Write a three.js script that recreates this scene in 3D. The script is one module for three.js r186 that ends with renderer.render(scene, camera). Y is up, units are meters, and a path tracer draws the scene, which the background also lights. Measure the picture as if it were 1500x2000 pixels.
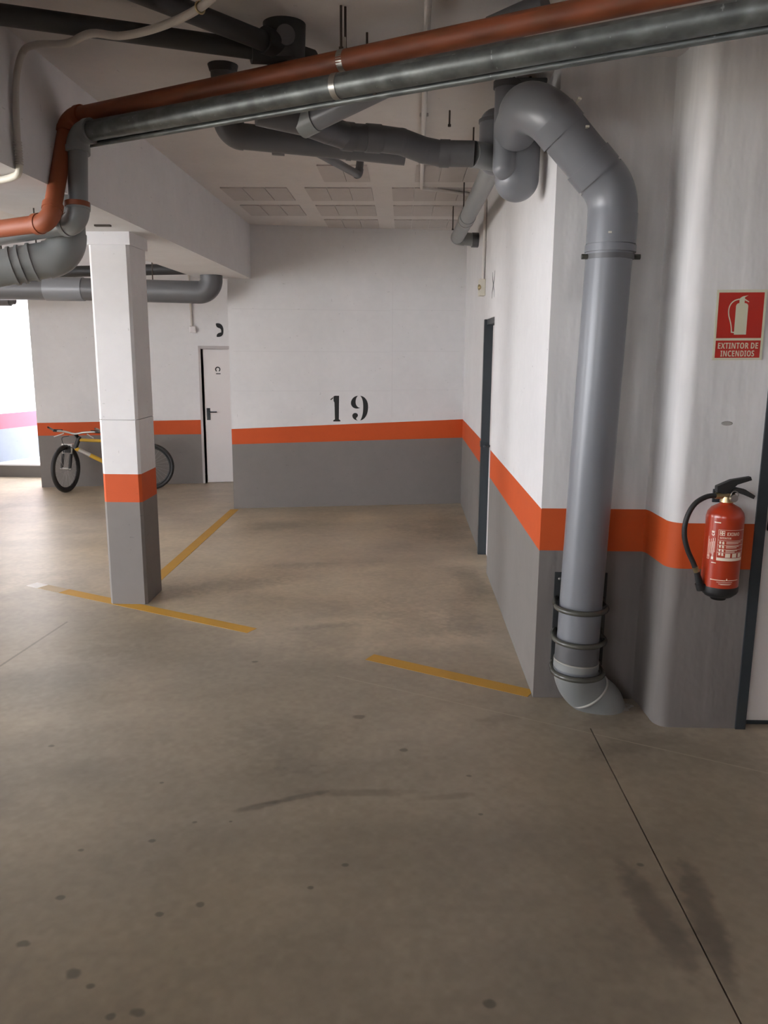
import * as THREE from 'three';
import { mergeGeometries, mergeVertices, toCreasedNormals } from 'three/addons/utils/BufferGeometryUtils.js';
import { RoundedBoxGeometry } from 'three/addons/geometries/RoundedBoxGeometry.js';

// ---------------------------------------------------------------- camera, sky, exposure
const scene = new THREE.Scene();
const D2R = Math.PI / 180;
const camera = new THREE.PerspectiveCamera(2 * Math.atan(1000 / 1580) / D2R, 0.75, 0.05, 200);
camera.position.set(0, 1.8, 0);
camera.rotation.set(-11.4 * D2R, 1.25 * D2R, 0.36 * D2R, 'YXZ');
scene.background = new THREE.Color().setRGB(0.97, 1.0, 1.08);      // bright overcast sky
scene.backgroundIntensity = 1;
const sun = new THREE.DirectionalLight(new THREE.Color().setRGB(1, 0.95, 0.87), 4);   // high sun over the building: it reaches the yard and the ramp only
sun.name = 'sun'; sun.position.set(8, 20, 5); sun.target.position.set(-1.5, 0, -3); sun.castShadow = true;
Object.assign(sun.shadow.camera, { left: -22, right: 22, top: 22, bottom: -22, near: 1, far: 60 }); sun.shadow.mapSize.set(2048, 2048); sun.shadow.radius = 2;
scene.add(sun, sun.target);
const renderer = new THREE.WebGLRenderer({ antialias: true });
renderer.toneMapping = THREE.LinearToneMapping;
renderer.toneMappingExposure = 14.2;
renderer.shadowMap.enabled = true;

// ---------------------------------------------------------------- noise and textures
function hash(ix, iy, s) {
  let h = (ix * 374761393 + iy * 668265263 + s * 2147483647) | 0;
  h = Math.imul(h ^ (h >>> 13), 1274126177); h ^= h >>> 16;
  return (h >>> 0) / 4294967296;
}
function vnoise(x, y, s, per = 0) {
  let ix = Math.floor(x), iy = Math.floor(y);
  const fx = x - ix, fy = y - iy, u = fx * fx * (3 - 2 * fx), v = fy * fy * (3 - 2 * fy);
  let jx = ix + 1, jy = iy + 1;
  if (per) { ix = ((ix % per) + per) % per; iy = ((iy % per) + per) % per; jx = ((jx % per) + per) % per; jy = ((jy % per) + per) % per; }
  const a = hash(ix, iy, s), b = hash(jx, iy, s), c = hash(ix, jy, s), d = hash(jx, jy, s);
  return a + (b - a) * u + (c - a) * v + (a - b - c + d) * u * v;
}
function fbm(x, y, s, oct, per = 0) {
  let t = 0, a = 0.5, n = 0;
  for (let i = 0; i < oct; i++) { t += a * vnoise(x, y, s + i, per); n += a; a *= 0.5; x *= 2; y *= 2; per *= 2; }
  return t / n;
}
const clamp = (x, a = 0, b = 1) => Math.min(b, Math.max(a, x));
const sstep = (a, b, x) => { const t = clamp((x - a) / (b - a)); return t * t * (3 - 2 * t); };
function dataTex(w, h, fn, srgb = true, wrap = true) {
  const d = new Uint8Array(w * h * 4), o = [0, 0, 0];
  for (let y = 0; y < h; y++) for (let x = 0; x < w; x++) {
    fn(x / w, y / h, o); const k = (y * w + x) * 4;
    for (let c = 0; c < 3; c++) d[k + c] = clamp(o[c]) * 255 + 0.5;
    d[k + 3] = 255;
  }
  const t = new THREE.DataTexture(d, w, h);
  t.magFilter = THREE.LinearFilter; t.minFilter = THREE.LinearMipmapLinearFilter; t.generateMipmaps = true;
  if (wrap) t.wrapS = t.wrapT = THREE.RepeatWrapping;
  if (srgb) t.colorSpace = THREE.SRGBColorSpace;
  t.needsUpdate = true;
  return t;
}
const grey = (o, v) => { o[0] = o[1] = o[2] = v; };
// plaster: 1 unit of uv = 2 m
const plasterTex = dataTex(512, 512, (u, v, o) => {
  const a = fbm(u * 6, v * 6, 3, 5, 6), b = fbm(u * 40, v * 40, 9, 2, 40);
  let k = 0.955 + (a - 0.5) * 0.045 + (b - 0.5) * 0.02;
  const sp = vnoise(u * 90, v * 90, 31, 90); if (sp > 0.975) k -= 0.12;
  o[0] = k; o[1] = k * 0.995; o[2] = k * 0.985;
});
const plasterBump = dataTex(512, 512, (u, v, o) => grey(o, 0.5 * fbm(u * 24, v * 24, 11, 4, 24) + 0.5 * fbm(u * 5, v * 5, 15, 3, 5)), false);
// trowelled render on the near walls: vertical drag marks
const trowelTex = dataTex(512, 512, (u, v, o) => {
  const a = fbm(u * 10, v * 4, 5, 4, 0), s = fbm(u * 48, v * 6, 17, 3, 0), e = 1 - Math.abs(2 * u - 1), f = 1 - Math.abs(2 * v - 1);
  const w = sstep(0, 0.06, e) * sstep(0, 0.06, f);
  const k = 0.93 + ((a - 0.5) * 0.10 + (s - 0.5) * 0.10) * w;
  o[0] = k; o[1] = k * 0.995; o[2] = k * 0.985;
});
const trowelBump = dataTex(512, 512, (u, v, o) => {
  const e = 1 - Math.abs(2 * u - 1), f = 1 - Math.abs(2 * v - 1), w = sstep(0, 0.06, e) * sstep(0, 0.06, f);
  grey(o, 0.5 + (fbm(u * 40, v * 7, 23, 4) - 0.5) * w + (fbm(u * 90, v * 60, 27, 2) - 0.5) * 0.3 * w);
}, false);

function std(p) { return new THREE.MeshStandardMaterial(p); }
const lin = (r, g, b) => new THREE.Color().setRGB(r, g, b);
const M = {
  white: std({ color: lin(0.76, 0.75, 0.76), map: plasterTex, bumpMap: plasterBump, bumpScale: 0.002, roughness: 0.85 }),
  whiteTrowel: std({ color: lin(0.80, 0.785, 0.78), map: trowelTex, bumpMap: trowelBump, bumpScale: 0.004, roughness: 0.8 }),
  dado: std({ color: lin(0.215, 0.197, 0.185), map: plasterTex, bumpMap: plasterBump, bumpScale: 0.002, roughness: 0.8 }),
  dadoTrowel: std({ color: lin(0.215, 0.195, 0.183), map: trowelTex, bumpMap: trowelBump, bumpScale: 0.004, roughness: 0.75 }),
  orange: std({ color: lin(0.60, 0.085, 0.010), map: plasterTex, bumpMap: plasterBump, bumpScale: 0.0012, roughness: 0.7 }),
  overexposedBand: std({ color: lin(0.42, 0.075, 0.12), map: plasterTex, roughness: 0.7 }),  // orange stripe with its overexposed pink look put into the colour
  overexposedDado: std({ color: lin(0.20, 0.225, 0.28), map: plasterTex, roughness: 0.8 }),  // grey dado with its overexposed bluish look put into the colour
  ceil: std({ color: lin(0.75, 0.715, 0.69), map: plasterTex, bumpMap: plasterBump, bumpScale: 0.004, roughness: 0.9 }),
  ceilBlock: std({ color: lin(0.60, 0.56, 0.535), map: plasterTex, bumpMap: plasterBump, bumpScale: 0.004, roughness: 0.95 }),
  black: std({ color: lin(0.012, 0.013, 0.013), roughness: 0.6 }),
  yellow: std({ color: lin(0.55, 0.30, 0.035), map: plasterTex, roughness: 0.6 }),
  pvc: std({ color: lin(0.185, 0.19, 0.205), roughness: 0.32 }),
  pvcDark: std({ color: lin(0.10, 0.10, 0.103), roughness: 0.4 }),
  pvcLight: std({ color: lin(0.24, 0.25, 0.245), roughness: 0.4 }),
  pvcCharcoal: std({ color: lin(0.028, 0.028, 0.028), roughness: 0.5 }),
  frame: std({ color: lin(0.028, 0.036, 0.042), roughness: 0.45 }),
  doorWhite: std({ color: lin(0.70, 0.66, 0.64), roughness: 0.5 }),
  doorFrame: std({ color: lin(0.46, 0.42, 0.41), roughness: 0.5 }),
  rubber: std({ color: lin(0.015, 0.015, 0.015), roughness: 0.55 }),
  steel: std({ color: lin(0.42, 0.41, 0.38), metalness: 0.9, roughness: 0.35 }),
  rust: std({ color: lin(0.06, 0.045, 0.035), metalness: 0.3, roughness: 0.7 }),
  brass: std({ color: lin(0.45, 0.36, 0.2), metalness: 0.9, roughness: 0.35 }),
  hoop: std({ color: lin(0.075, 0.075, 0.062), roughness: 0.22 }),
  plate: std({ color: lin(0.022, 0.024, 0.024), roughness: 0.4 }),
  red: new THREE.MeshPhysicalMaterial({ color: lin(0.42, 0.034, 0.008), roughness: 0.28, clearcoat: 0.5, clearcoatRoughness: 0.2 }),
  conduit: std({ color: lin(0.50, 0.46, 0.41), roughness: 0.5 }),
  cream: std({ color: lin(0.66, 0.62, 0.52), roughness: 0.5 }),
  mortar: std({ color: lin(0.36, 0.34, 0.31), roughness: 0.9 }),
  curb: std({ color: lin(0.16, 0.15, 0.14), map: plasterTex, roughness: 0.8 }),
  outdoor: std({ color: lin(0.5, 0.485, 0.46), roughness: 0.9 }),
};
const galvTex = dataTex(128, 2048, (u, v, o) => {
  const a = fbm(u * 6, v * 110, 41, 4), w = vnoise(u * 22, v * 520, 47);
  let k = 0.70 + (a - 0.5) * 0.4; if (w > 0.965) k = 0.97;
  o[0] = k * 0.97; o[1] = k; o[2] = k * 0.99;
});
M.galv = std({ color: lin(0.36, 0.37, 0.37), map: galvTex, metalness: 0.55, roughness: 0.42 });
const terraTex = dataTex(128, 1024, (u, v, o) => {
  const a = fbm(u * 5, v * 50, 51, 4), du = fbm(u * 8, v * 80, 57, 3);
  const dust = sstep(0.5, 0.75, du) * 0.35; const k = 0.85 + (a - 0.5) * 0.35;
  o[0] = k * (1 - dust) + 0.75 * dust; o[1] = k * (1 - dust) + 0.8 * dust * 1.2; o[2] = k * (1 - dust) + 0.8 * dust * 1.3;
});
M.terra = std({ color: lin(0.33, 0.085, 0.032), map: terraTex, roughness: 0.55 });

// ---------------------------------------------------------------- helpers
const join = (l) => mergeGeometries(l.map((g) => (g.index ? g.toNonIndexed() : g)));
const names = {};
function numbered(n) { names[n] = (names[n] ?? -1) + 1; return names[n] ? n + '_' + String(names[n]).padStart(3, '0') : n; }
function mesh(name, geo, mat, parent = scene) {
  const m = new THREE.Mesh(geo, mat); m.name = parent === scene ? numbered(name) : name;
  m.castShadow = m.receiveShadow = true; parent.add(m); return m;
}
function thing(name, label, category, pos = [0, 0, 0], turn = 0, group) {
  const g = new THREE.Group(); g.name = numbered(name); g.position.set(...pos); g.rotation.y = turn;
  g.userData = { label, category }; if (group) g.userData.group = group; scene.add(g); return g;
}
function struct(name, label, category) { const g = thing(name, label, category); g.userData.kind = 'structure'; return g; }
function tag(o, label, category, group) { o.userData.label = label; o.userData.category = category; if (group) o.userData.group = group; return o; }
const V = (a) => new THREE.Vector3(...a);
function box(w, h, d, x = 0, y = 0, z = 0, r = 0) {
  const g = r ? new RoundedBoxGeometry(w, h, d, 2, r) : new THREE.BoxGeometry(w, h, d); return g.translate(x, y, z);
}
function uvBox(w, h, d, x = 0, y = 0, z = 0, s = 0.5) {        // box with uv in metres times s
  const g = new THREE.BoxGeometry(w, h, d), uv = g.attributes.uv, n = g.attributes.normal;
  for (let i = 0; i < uv.count; i++) {
    const ax = Math.abs(n.getX(i)) > 0.5 ? [d, h] : Math.abs(n.getY(i)) > 0.5 ? [w, d] : [w, h];
    uv.setXY(i, uv.getX(i) * ax[0] * s, uv.getY(i) * ax[1] * s);
  }
  return g.translate(x, y, z);
}
const UP = new THREE.Vector3(0, 1, 0);
function rod(a, b, r, r2 = r, seg = 20) {                       // closed cylinder from a to b
  const A = V(a), B = V(b), d = B.clone().sub(A), g = new THREE.CylinderGeometry(r2, r, d.length(), seg);
  g.applyQuaternion(new THREE.Quaternion().setFromUnitVectors(UP, d.clone().normalize()));
  const m = A.add(B).multiplyScalar(0.5); return g.translate(m.x, m.y, m.z);
}
function tube(pts, r, seg = 40, rs = 14) { return new THREE.TubeGeometry(new THREE.CatmullRomCurve3(pts.map(V), false, 'centripetal'), seg, r, rs, false); }
// pipe run: straight sections and swept elbows as parts; collars at the elbow mouths
function run(parent, pts, r, mat, { bend = 0.12, er = 1.0, collar = 0, collarLen = 0.05, collarMat, elbowMat, seg = 28, skip = [] } = {}) {
  const P = pts.map(V); let start = P[0].clone();
  for (let i = 1; i < P.length; i++) {
    const last = i === P.length - 1;
    if (last) { mesh('pipe_section', rod(start.toArray(), P[i].toArray(), r, r, seg), mat, parent); break; }
    const d0 = P[i].clone().sub(P[i - 1]).normalize(), d1 = P[i + 1].clone().sub(P[i]).normalize();
    const ang = Math.acos(clamp(d0.dot(d1), -1, 1)), b = Array.isArray(bend) ? bend[i - 1] : bend, t = b * Math.tan(ang / 2);
    const a = P[i].clone().addScaledVector(d0, -t), e = P[i].clone().addScaledVector(d1, t);
    mesh('pipe_section', rod(start.toArray(), a.toArray(), r, r, seg), mat, parent);
    const ax = d0.clone().cross(d1).normalize(), c = a.clone().add(ax.clone().cross(d0).multiplyScalar(b)), arm = a.clone().sub(c);
    const arc = []; const n = Math.max(6, Math.ceil(ang / 0.12));
    arc.push(a.clone().addScaledVector(d0, -0.01));
    for (let k = 0; k <= n; k++) arc.push(c.clone().add(arm.clone().applyAxisAngle(ax, ang * k / n)));
    arc.push(e.clone().addScaledVector(d1, 0.01));
    mesh('elbow', new THREE.TubeGeometry(new THREE.CatmullRomCurve3(arc), n * 3, r * er, seg), elbowMat ?? mat, parent);
    if (collar) {
      const q = collarLen;
      mesh('collar', join([rod(a.clone().addScaledVector(d0, -q).toArray(), a.toArray(), r * collar, r * collar, seg), rod(e.toArray(), e.clone().addScaledVector(d1, q).toArray(), r * collar, r * collar, seg)]), collarMat ?? elbowMat ?? mat, parent);
    }
    start = e;
  }
}
// a wall: bands of paint, each a prism run along the floor path (front on the left hand of the walking direction)
function band(name, path, y0, y1, th, mat, parent, s = 0.5) {
  const pos = [], uv = []; let L = 0;
  const at = (y, i) => Array.isArray(y) ? y[i] : y;
  for (let i = 0; i + 1 < path.length; i++) {
    const [ax, az] = path[i], [bx, bz] = path[i + 1], len = Math.hypot(bx - ax, bz - az), nx = -(bz - az) / len * -1, nz = (bx - ax) / len * -1;
    const c = [[ax, at(y0, i), az], [bx, at(y0, i + 1), bz], [bx, at(y1, i + 1), bz], [ax, at(y1, i), az]];
    const k = c.map(([x, y, z]) => [x + nx * th, y, z + nz * th]);
    const uvf = [[L, c[0][1]], [L + len, c[1][1]], [L + len, c[2][1]], [L, c[3][1]]];
    const quad = (a, b, cc, d, ua, ub, uc, ud) => { pos.push(...a, ...b, ...cc, ...a, ...cc, ...d); for (const q of [ua, ub, uc, ua, uc, ud]) uv.push(q[0] * s, q[1] * s); };
    quad(c[0], c[1], c[2], c[3], ...uvf); quad(k[1], k[0], k[3], k[2], ...uvf);
    quad(c[3], c[2], k[2], k[3], ...uvf); quad(c[1], c[0], k[0], k[1], ...uvf);
    if (i === 0) quad(k[0], c[0], c[3], k[3], ...uvf);
    if (i === path.length - 2) quad(c[1], k[1], k[2], c[2], ...uvf);
    L += len;
  }
  let g = new THREE.BufferGeometry();
  g.setAttribute('position', new THREE.Float32BufferAttribute(pos, 3)); g.setAttribute('uv', new THREE.Float32BufferAttribute(uv, 2));
  g.computeVertexNormals(); g = toCreasedNormals(g, 0.6);
  return mesh(name, g, mat, parent);
}
const H = 3.1, SLAB = 0.25;
function paintedWall(w, path, [a, b], th = 0.2, top = H, mats = [M.dado, M.orange, M.white]) {
  const n = path.length, lo = Array.isArray(a) ? a : Array(n).fill(a), hi = Array.isArray(b) ? b : Array(n).fill(b);
  band('grey_dado', path, Array(n).fill(0), lo, th, mats[0], w); band('orange_stripe', path, lo, hi, th, mats[1], w); band('white_plaster', path, hi, Array(n).fill(top), th, mats[2], w);
}
function extrude(shape, d, bevel = 0) { return new THREE.ExtrudeGeometry(shape, { depth: d, bevelEnabled: bevel > 0, bevelThickness: bevel, bevelSize: bevel, bevelSegments: 2, curveSegments: 16 }); }
function poly(pts) { const s = new THREE.Shape(); pts.forEach(([x, y], i) => i ? s.lineTo(x, y) : s.moveTo(x, y)); s.closePath(); return s; }

// ---------------------------------------------------------------- floor
// worn concrete, computed in world metres so that every slab continues its neighbour
const drops = [[-1.15, -2.153, 0.022], [-0.947, -2.036, 0.028], [-0.772, -2.296, 0.014], [-0.651, -2.347, 0.016], [-0.712, -1.901, 0.022], [-0.784, -1.885, 0.016], [-0.297, -2.443, 0.012], [-0.188, -2.57, 0.013], [0.261, -1.96, 0.02], [-1.158, -2.625, 0.014], [-1.123, -2.365, 0.016], [-0.788, -2.817, 0.012], [-0.65, -2.825, 0.008], [-0.848, -4.454, 0.02], [-0.88, -1.991, 0.016], [-0.916, -2.69, 0.014], [0.325, -2.907, 0.012], [0.866, -2.606, 0.014], [0.02, -3.42, 0.02], [0.3, -3.2, 0.015], [-0.2, -3.75, 0.03], [-1.6, -3.4, 0.018], [-1.0, -3.1, 0.012]];
const smudges = [[-0.56, -2.935, 0.10, 0.022, 0.42, 0.5], [-0.4, -3.01, 0.13, 0.018, 0.4, 0.42], [-0.14, -3.05, 0.22, 0.03, 0.05, 0.32], [0.2, -3.03, 0.16, 0.025, 0.2, 0.25],
  [0.845, -2.3, 0.05, 0.26, 0.15, 0.5], [0.995, -2.3, 0.05, 0.28, -0.1, 0.55], [0.1, -5.2, 0.25, 0.45, 0.3, 0.24], [0.42, -5.3, 0.16, 0.4, 0.1, 0.26], [0.55, -6.1, 0.12, 0.5, 0, 0.22], [0.5, -8.3, 0.2, 0.9, 0, 0.22], [-0.45, -5.1, 0.3, 0.07, 0.3, 0.3],
  [-0.9, -6.6, 0.35, 0.12, 0.2, 0.2], [-1.3, -6.0, 0.45, 0.2, 0.3, 0.28], [0.1, -8.1, 0.3, 0.25, 0, 0.22], [-1.3, -8.2, 0.4, 0.2, 0.1, 0.2], [-0.5, -3.5, 0.3, 0.25, 0, 0.2], [0.5, -3.75, 0.2, 0.06, 0.45, 0.25], [1.1, -3.5, 0.3, 0.08, 0.4, 0.25], [1.05, -3.75, 0.2, 0.12, 0, 0.22], [-1.8, -4.6, 0.2, 0.1, 0.2, 0.2], [0.3, -4.35, 0.09, 0.05, 0, 0.25]];
function segDist(x, z, a, b, c, d) { const t = clamp(((x - a) * (c - a) + (z - b) * (d - b)) / ((c - a) ** 2 + (d - b) ** 2)); return Math.hypot(x - a - t * (c - a), z - b - t * (d - b)); }
function concrete(x, z, o) {
  const big = fbm(x * 0.55 + 7, z * 0.55 + 3, 61, 4), mid = fbm(x * 2.2, z * 2.2, 67, 4), sweep = fbm(x * 1.1 + 0.8 * mid, z * 5 + x, 83, 3), fine = fbm(x * 34, z * 34, 71, 2), warm = fbm(x * 0.8, z * 0.7, 77, 3);
  let k = 0.635 + (big - 0.5) * 0.11 + (mid - 0.5) * 0.15 + (sweep - 0.5) * 0.07 + (fine - 0.5) * 0.07;
  // lane dirt, with the light's falloff from bay to viewer painted into the colour
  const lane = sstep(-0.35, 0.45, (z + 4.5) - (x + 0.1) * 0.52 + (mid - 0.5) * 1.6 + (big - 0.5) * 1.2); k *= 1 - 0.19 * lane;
  for (const [sx, sz, rx, rz, a, s] of smudges) {
    const dx = x - sx, dz = z - sz; if (Math.abs(dx) > 1.2 || Math.abs(dz) > 1.6) continue;
    const c = Math.cos(a), n = Math.sin(a), u = (dx * c - dz * n) / rx, w = (dx * n + dz * c) / rz, d = Math.hypot(u, w) + (mid - 0.5) * 1.1 + (fine - 0.5) * 0.35;
    k *= 1 - 0.42 * s * (1 - sstep(0.35, 1.25, d));
  }
  for (const [sx, sz, r] of drops) {
    const d = Math.hypot((x - sx) * 0.8, z - sz); if (d > r * 2) continue;
    k *= 1 - 0.27 * (1 - sstep(r * 0.45, r * 0.95, d + (fine - 0.5) * r * 0.5));
  }
  const cr = 0.03 * (fbm(x * 3, z * 3, 91, 3) - 0.5);
  const dc = segDist(x, z + cr, -2.3, -4.3, -2.225, -5.1); if (dc < 0.008) k *= 0.75;           // crack left of the pillar
  const d2 = segDist(x, z + cr * 0.1, -0.35, -4.26, 1.62, -3.26); if (d2 < 0.0035) k = Math.max(k, 0.60);   // pale filled hairline joint
  const t = (warm - 0.5) * 0.10;
  o[0] = k * (1.085 + t * 0.5); o[1] = k * 0.995; o[2] = k * (0.855 - t);
}
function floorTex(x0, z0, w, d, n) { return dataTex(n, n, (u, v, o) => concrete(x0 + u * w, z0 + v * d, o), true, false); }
const NEAR = [-3.3, -6.7, 5.6, 5.6], ALL = [-7.6, -17, 13, 23];
const floorRough = dataTex(256, 256, (u, v, o) => grey(o, 0.62 + (fbm(u * 8, v * 8, 101, 4, 8) - 0.5) * 0.35), false);
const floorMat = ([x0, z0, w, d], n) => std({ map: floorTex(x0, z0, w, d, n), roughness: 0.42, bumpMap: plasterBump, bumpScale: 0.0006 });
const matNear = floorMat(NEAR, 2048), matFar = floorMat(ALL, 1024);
function floorPoly(name, pts, [x0, z0, w, d], mat, parent, y = 0) {
  const g = extrude(poly(pts.map(([x, z]) => [x, -z])), 0.3), p = g.attributes.position, uv = g.attributes.uv;
  for (let i = 0; i < p.count; i++) uv.setXY(i, (p.getX(i) - x0) / w, (-p.getY(i) - z0) / d);
  g.rotateX(-Math.PI / 2).translate(0, y - 0.3, 0);
  return mesh(name, g, mat, parent);
}
const floor = struct('floor', 'worn beige grey concrete garage floor', 'floor');
const zN = -1.1, zF = -6.7, xL = -3.3, xR = 2.3;
// the main slab and the slab beyond the saw-cut joint, 6 mm apart
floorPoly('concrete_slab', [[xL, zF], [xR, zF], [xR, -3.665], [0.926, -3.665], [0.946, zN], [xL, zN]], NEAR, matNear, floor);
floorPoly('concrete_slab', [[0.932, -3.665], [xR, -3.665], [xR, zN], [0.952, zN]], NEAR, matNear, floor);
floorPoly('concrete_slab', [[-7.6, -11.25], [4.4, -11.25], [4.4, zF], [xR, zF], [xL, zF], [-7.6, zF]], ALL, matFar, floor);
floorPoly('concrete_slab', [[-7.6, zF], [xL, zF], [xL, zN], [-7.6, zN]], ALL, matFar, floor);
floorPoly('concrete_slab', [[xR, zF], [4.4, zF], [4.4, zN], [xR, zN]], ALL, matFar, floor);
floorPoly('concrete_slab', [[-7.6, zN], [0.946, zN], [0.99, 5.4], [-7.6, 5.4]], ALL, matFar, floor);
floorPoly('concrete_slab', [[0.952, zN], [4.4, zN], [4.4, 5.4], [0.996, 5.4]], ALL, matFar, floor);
floorPoly('concrete_slab', [[-4.5, -11.75], [4.4, -11.75], [4.4, -11.25], [-4.5, -11.25]], ALL, matFar, floor);
mesh('sub_base', uvBox(12, 0.1, 17, -1.6, -0.36, -3), M.curb, floor);

// ---------------------------------------------------------------- walls
const LO = 0.797, HI = 1.015;
const wb = struct('wall_back', 'white back wall with orange stripe and painted number 19', 'wall');
paintedWall(wb, [[-1.914, -9.04], [0.72, -9.502]], [[0.735, 0.785], [0.908, 1.0]], 0.2);
{ // formwork seams of the back wall
  const dx = 2.634, dz = -0.462, L = Math.hypot(dx, dz), turn = Math.atan2(-dz, dx), seam = std({ color: lin(0.62, 0.60, 0.595), roughness: 0.9 });
  const put = (u, y, w, h) => { const m = mesh('formwork_seam', box(w, h, 0.003), seam, wb); m.position.set(-1.914 + dx / L * u, y, -9.04 + dz / L * u); m.rotation.y = turn; };
  for (const y of [2.22, 1.765, 1.33]) { put(0.92, y, 1.75, 0.005); put(2.2, y + 0.012, 0.8, 0.004); }
  put(1.82, 1.78, 0.004, 1.5);
}
const wbs = struct('wall_back_return', 'short return wall beside the far storage door', 'wall');
paintedWall(wbs, [[-1.914, -11.5], [-1.914, -9.12]], [0.735, 0.908], 0.2);
const wr = struct('wall_right', 'white right wall of the parking bay with grey dado and orange stripe', 'wall');
paintedWall(wr, [[0.705, -9.7], [0.705, -7.1]], [[0.785, LO], [1.0, HI]], 0.25);
paintedWall(wr, [[0.705, -6.44], [0.705, -4.0145]], [LO, HI], 0.25);
band('lintel_plaster', [[0.705, -7.1], [0.705, -6.44]], 2.05, H, 0.25, M.white, wr);
// end of that wall, the recess behind the downpipe and the rounded corner
const wf = struct('wall_front_right', 'trowelled end wall with rounded corner behind the grey downpipe and extinguisher', 'wall');
const arc = []; { const c = [1.315, -3.765], r = 0.075; for (let i = 0; i <= 8; i++) { const a = Math.PI - (i / 8) * Math.PI / 2; arc.push([c[0] + r * Math.cos(a) * 0.9, c[1] - r * Math.sin(-a)]); } }
const fpath = [[0.706, -4.014], [1.225, -4.014], [1.232, -4.0], [1.238, -3.97], ...arc, [1.632, -3.69]];
paintedWall(wf, fpath, [0.80, 1.018], 0.15, H, [M.dadoTrowel, M.orange, M.whiteTrowel]);
band('wall_over_door', [[1.632, -3.69], [2.62, -3.69]], 2.1, H, 0.15, M.whiteTrowel, wf);
paintedWall(wf, [[2.62, -3.69], [4.2, -3.69]], [0.80, 1.018], 0.15, H, [M.dadoTrowel, M.orange, M.whiteTrowel]);
const wc = struct('wall_right_near', 'plain painted wall beyond the right edge of the picture', 'wall');
paintedWall(wc, [[4.2, -3.7], [4.2, 5.2]], [LO, HI]);
const wn = struct('wall_rear', 'painted wall behind the viewer with an added opening for fill light', 'wall');
const FILL_GAP = [-2.8, -5.6];  // unseen opening, added to let in fill light from behind the viewer
paintedWall(wn, [[4.3, 5.2], [FILL_GAP[0], 5.2]], [LO, HI]); paintedWall(wn, [[FILL_GAP[1], 5.2], [-7.4, 5.2]], [LO, HI]);
paintedWall(wn, [[FILL_GAP[0], 5.2], [FILL_GAP[1], 5.2]], [LO, HI], 0.2, 1.8); band('fill_gap_lintel', [[FILL_GAP[0], 5.2], [FILL_GAP[1], 5.2]], 2.95, H, 0.2, M.white, wn);
const wl = struct('wall_left', 'painted left wall with the open vehicle entrance and an added light opening', 'wall');
const DOOR_Z = [2.8, -3.2], DOOR_H = 2.95;
paintedWall(wl, [[-7.2, 5.3], [-7.2, DOOR_Z[0]]], [LO, HI]);
const FILL_OPENING_Z = [-5.3, -6.3];  // second unseen opening, added to brighten the bay floor and ceiling
paintedWall(wl, [[-7.2, DOOR_Z[1]], [-7.2, FILL_OPENING_Z[0]]], [LO, HI]); paintedWall(wl, [[-7.2, FILL_OPENING_Z[1]], [-7.2, -11.3]], [LO, HI]);
band('left_opening_lintel', [[-7.2, FILL_OPENING_Z[0]], [-7.2, FILL_OPENING_Z[1]]], DOOR_H, H, 0.2, M.white, wl);
band('left_opening_lintel', [[-7.2, DOOR_Z[0]], [-7.2, DOOR_Z[1]]], DOOR_H, H, 0.2, M.white, wl);
// far wall left of the bay, with the storage door
const FWd = [(-2.348 + 4.692), (-10.85 + 10.308)], FWl = Math.hypot(...FWd), fu = [FWd[0] / FWl, FWd[1] / FWl];
const fw = (s, off = 0) => [-4.692 + fu[0] * s - fu[1] * off, -10.308 + fu[1] * s + fu[0] * off];
const fwTurn = Math.atan2(-fu[1], fu[0]);
const wfar = struct('wall_back_left', 'white far wall with orange stripe behind the bicycle', 'wall');
paintedWall(wfar, [fw(0), fw(2.055)], [[0.675, 0.665], [0.84, 0.856]], 0.25);
band('lintel_plaster', [fw(2.055), fw(2.93)], 1.825, H, 0.25, M.white, wfar);
band('opening_lintel', [[-7.3, -9.71], fw(0)], 2.42, H, 0.25, M.white, wfar);

// an added light blocker, then the rooms behind the doors
const lowBlocker = struct('wall_added_blocker', 'unseen waist-high blocker added to shade the near floor and end wall', 'wall');
mesh('partition', uvBox(0.15, 1.25, 6.6, -3.05, 0.625, 1.0), M.dado, lowBlocker);  // added out of view to block low light from the entrance
const wst = struct('wall_storage', 'closing walls of the storage rooms behind the doors', 'wall');
for (const [w, d, x, z] of [[0.2, 8.1, 4.3, -7.7], [8.9, 0.2, -0.05, -11.65], [0.2, 1.25, -4.4, -11.12]]) mesh('storage_partition', uvBox(w, H, d, x, H / 2, z), M.white, wst);
// ceiling, beam, pillar
const ceil = struct('ceiling', 'white painted rib and block concrete ceiling', 'ceiling');
mesh('ceiling_slab', uvBox(11.8, SLAB, 16.6, -1.55, H + SLAB / 2, -2.95), M.ceil, ceil);
mesh('storage_ceiling', uvBox(8.9, SLAB, 0.5, -0.05, H + SLAB / 2, -11.5), M.ceil, ceil);
const blkGeo = uvBox(0.178, 0.012, 0.575);
for (const [x0, n] of [[-1.53, 3], [-0.83, 3], [-0.11, 4]]) for (let r = 0; r < 4; r++) for (let k = 0; k < n; k++) {
  if ((r === 3 && x0 < -1) || (r === 0 && (k === 0 || x0 < -1))) continue;
  const b = mesh('ceiling_block', blkGeo, M.ceilBlock, ceil);
  b.position.set(x0 + 0.095 + k * 0.186, H - 0.003, -6.49 - r * 0.835); b.rotation.z = (hash(k, r, 7) - 0.5) * 0.01;
}
const beam = struct('ceiling_beam', 'deep white concrete beam carried by the square pillar', 'beam');
mesh('beam_body', uvBox(0.58, H - 2.54, 14.3, -1.95, (H + 2.54) / 2, -1.95), M.white, beam);
const pillar = struct('pillar', 'square white pillar with orange band and grey foot', 'pillar');
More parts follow.
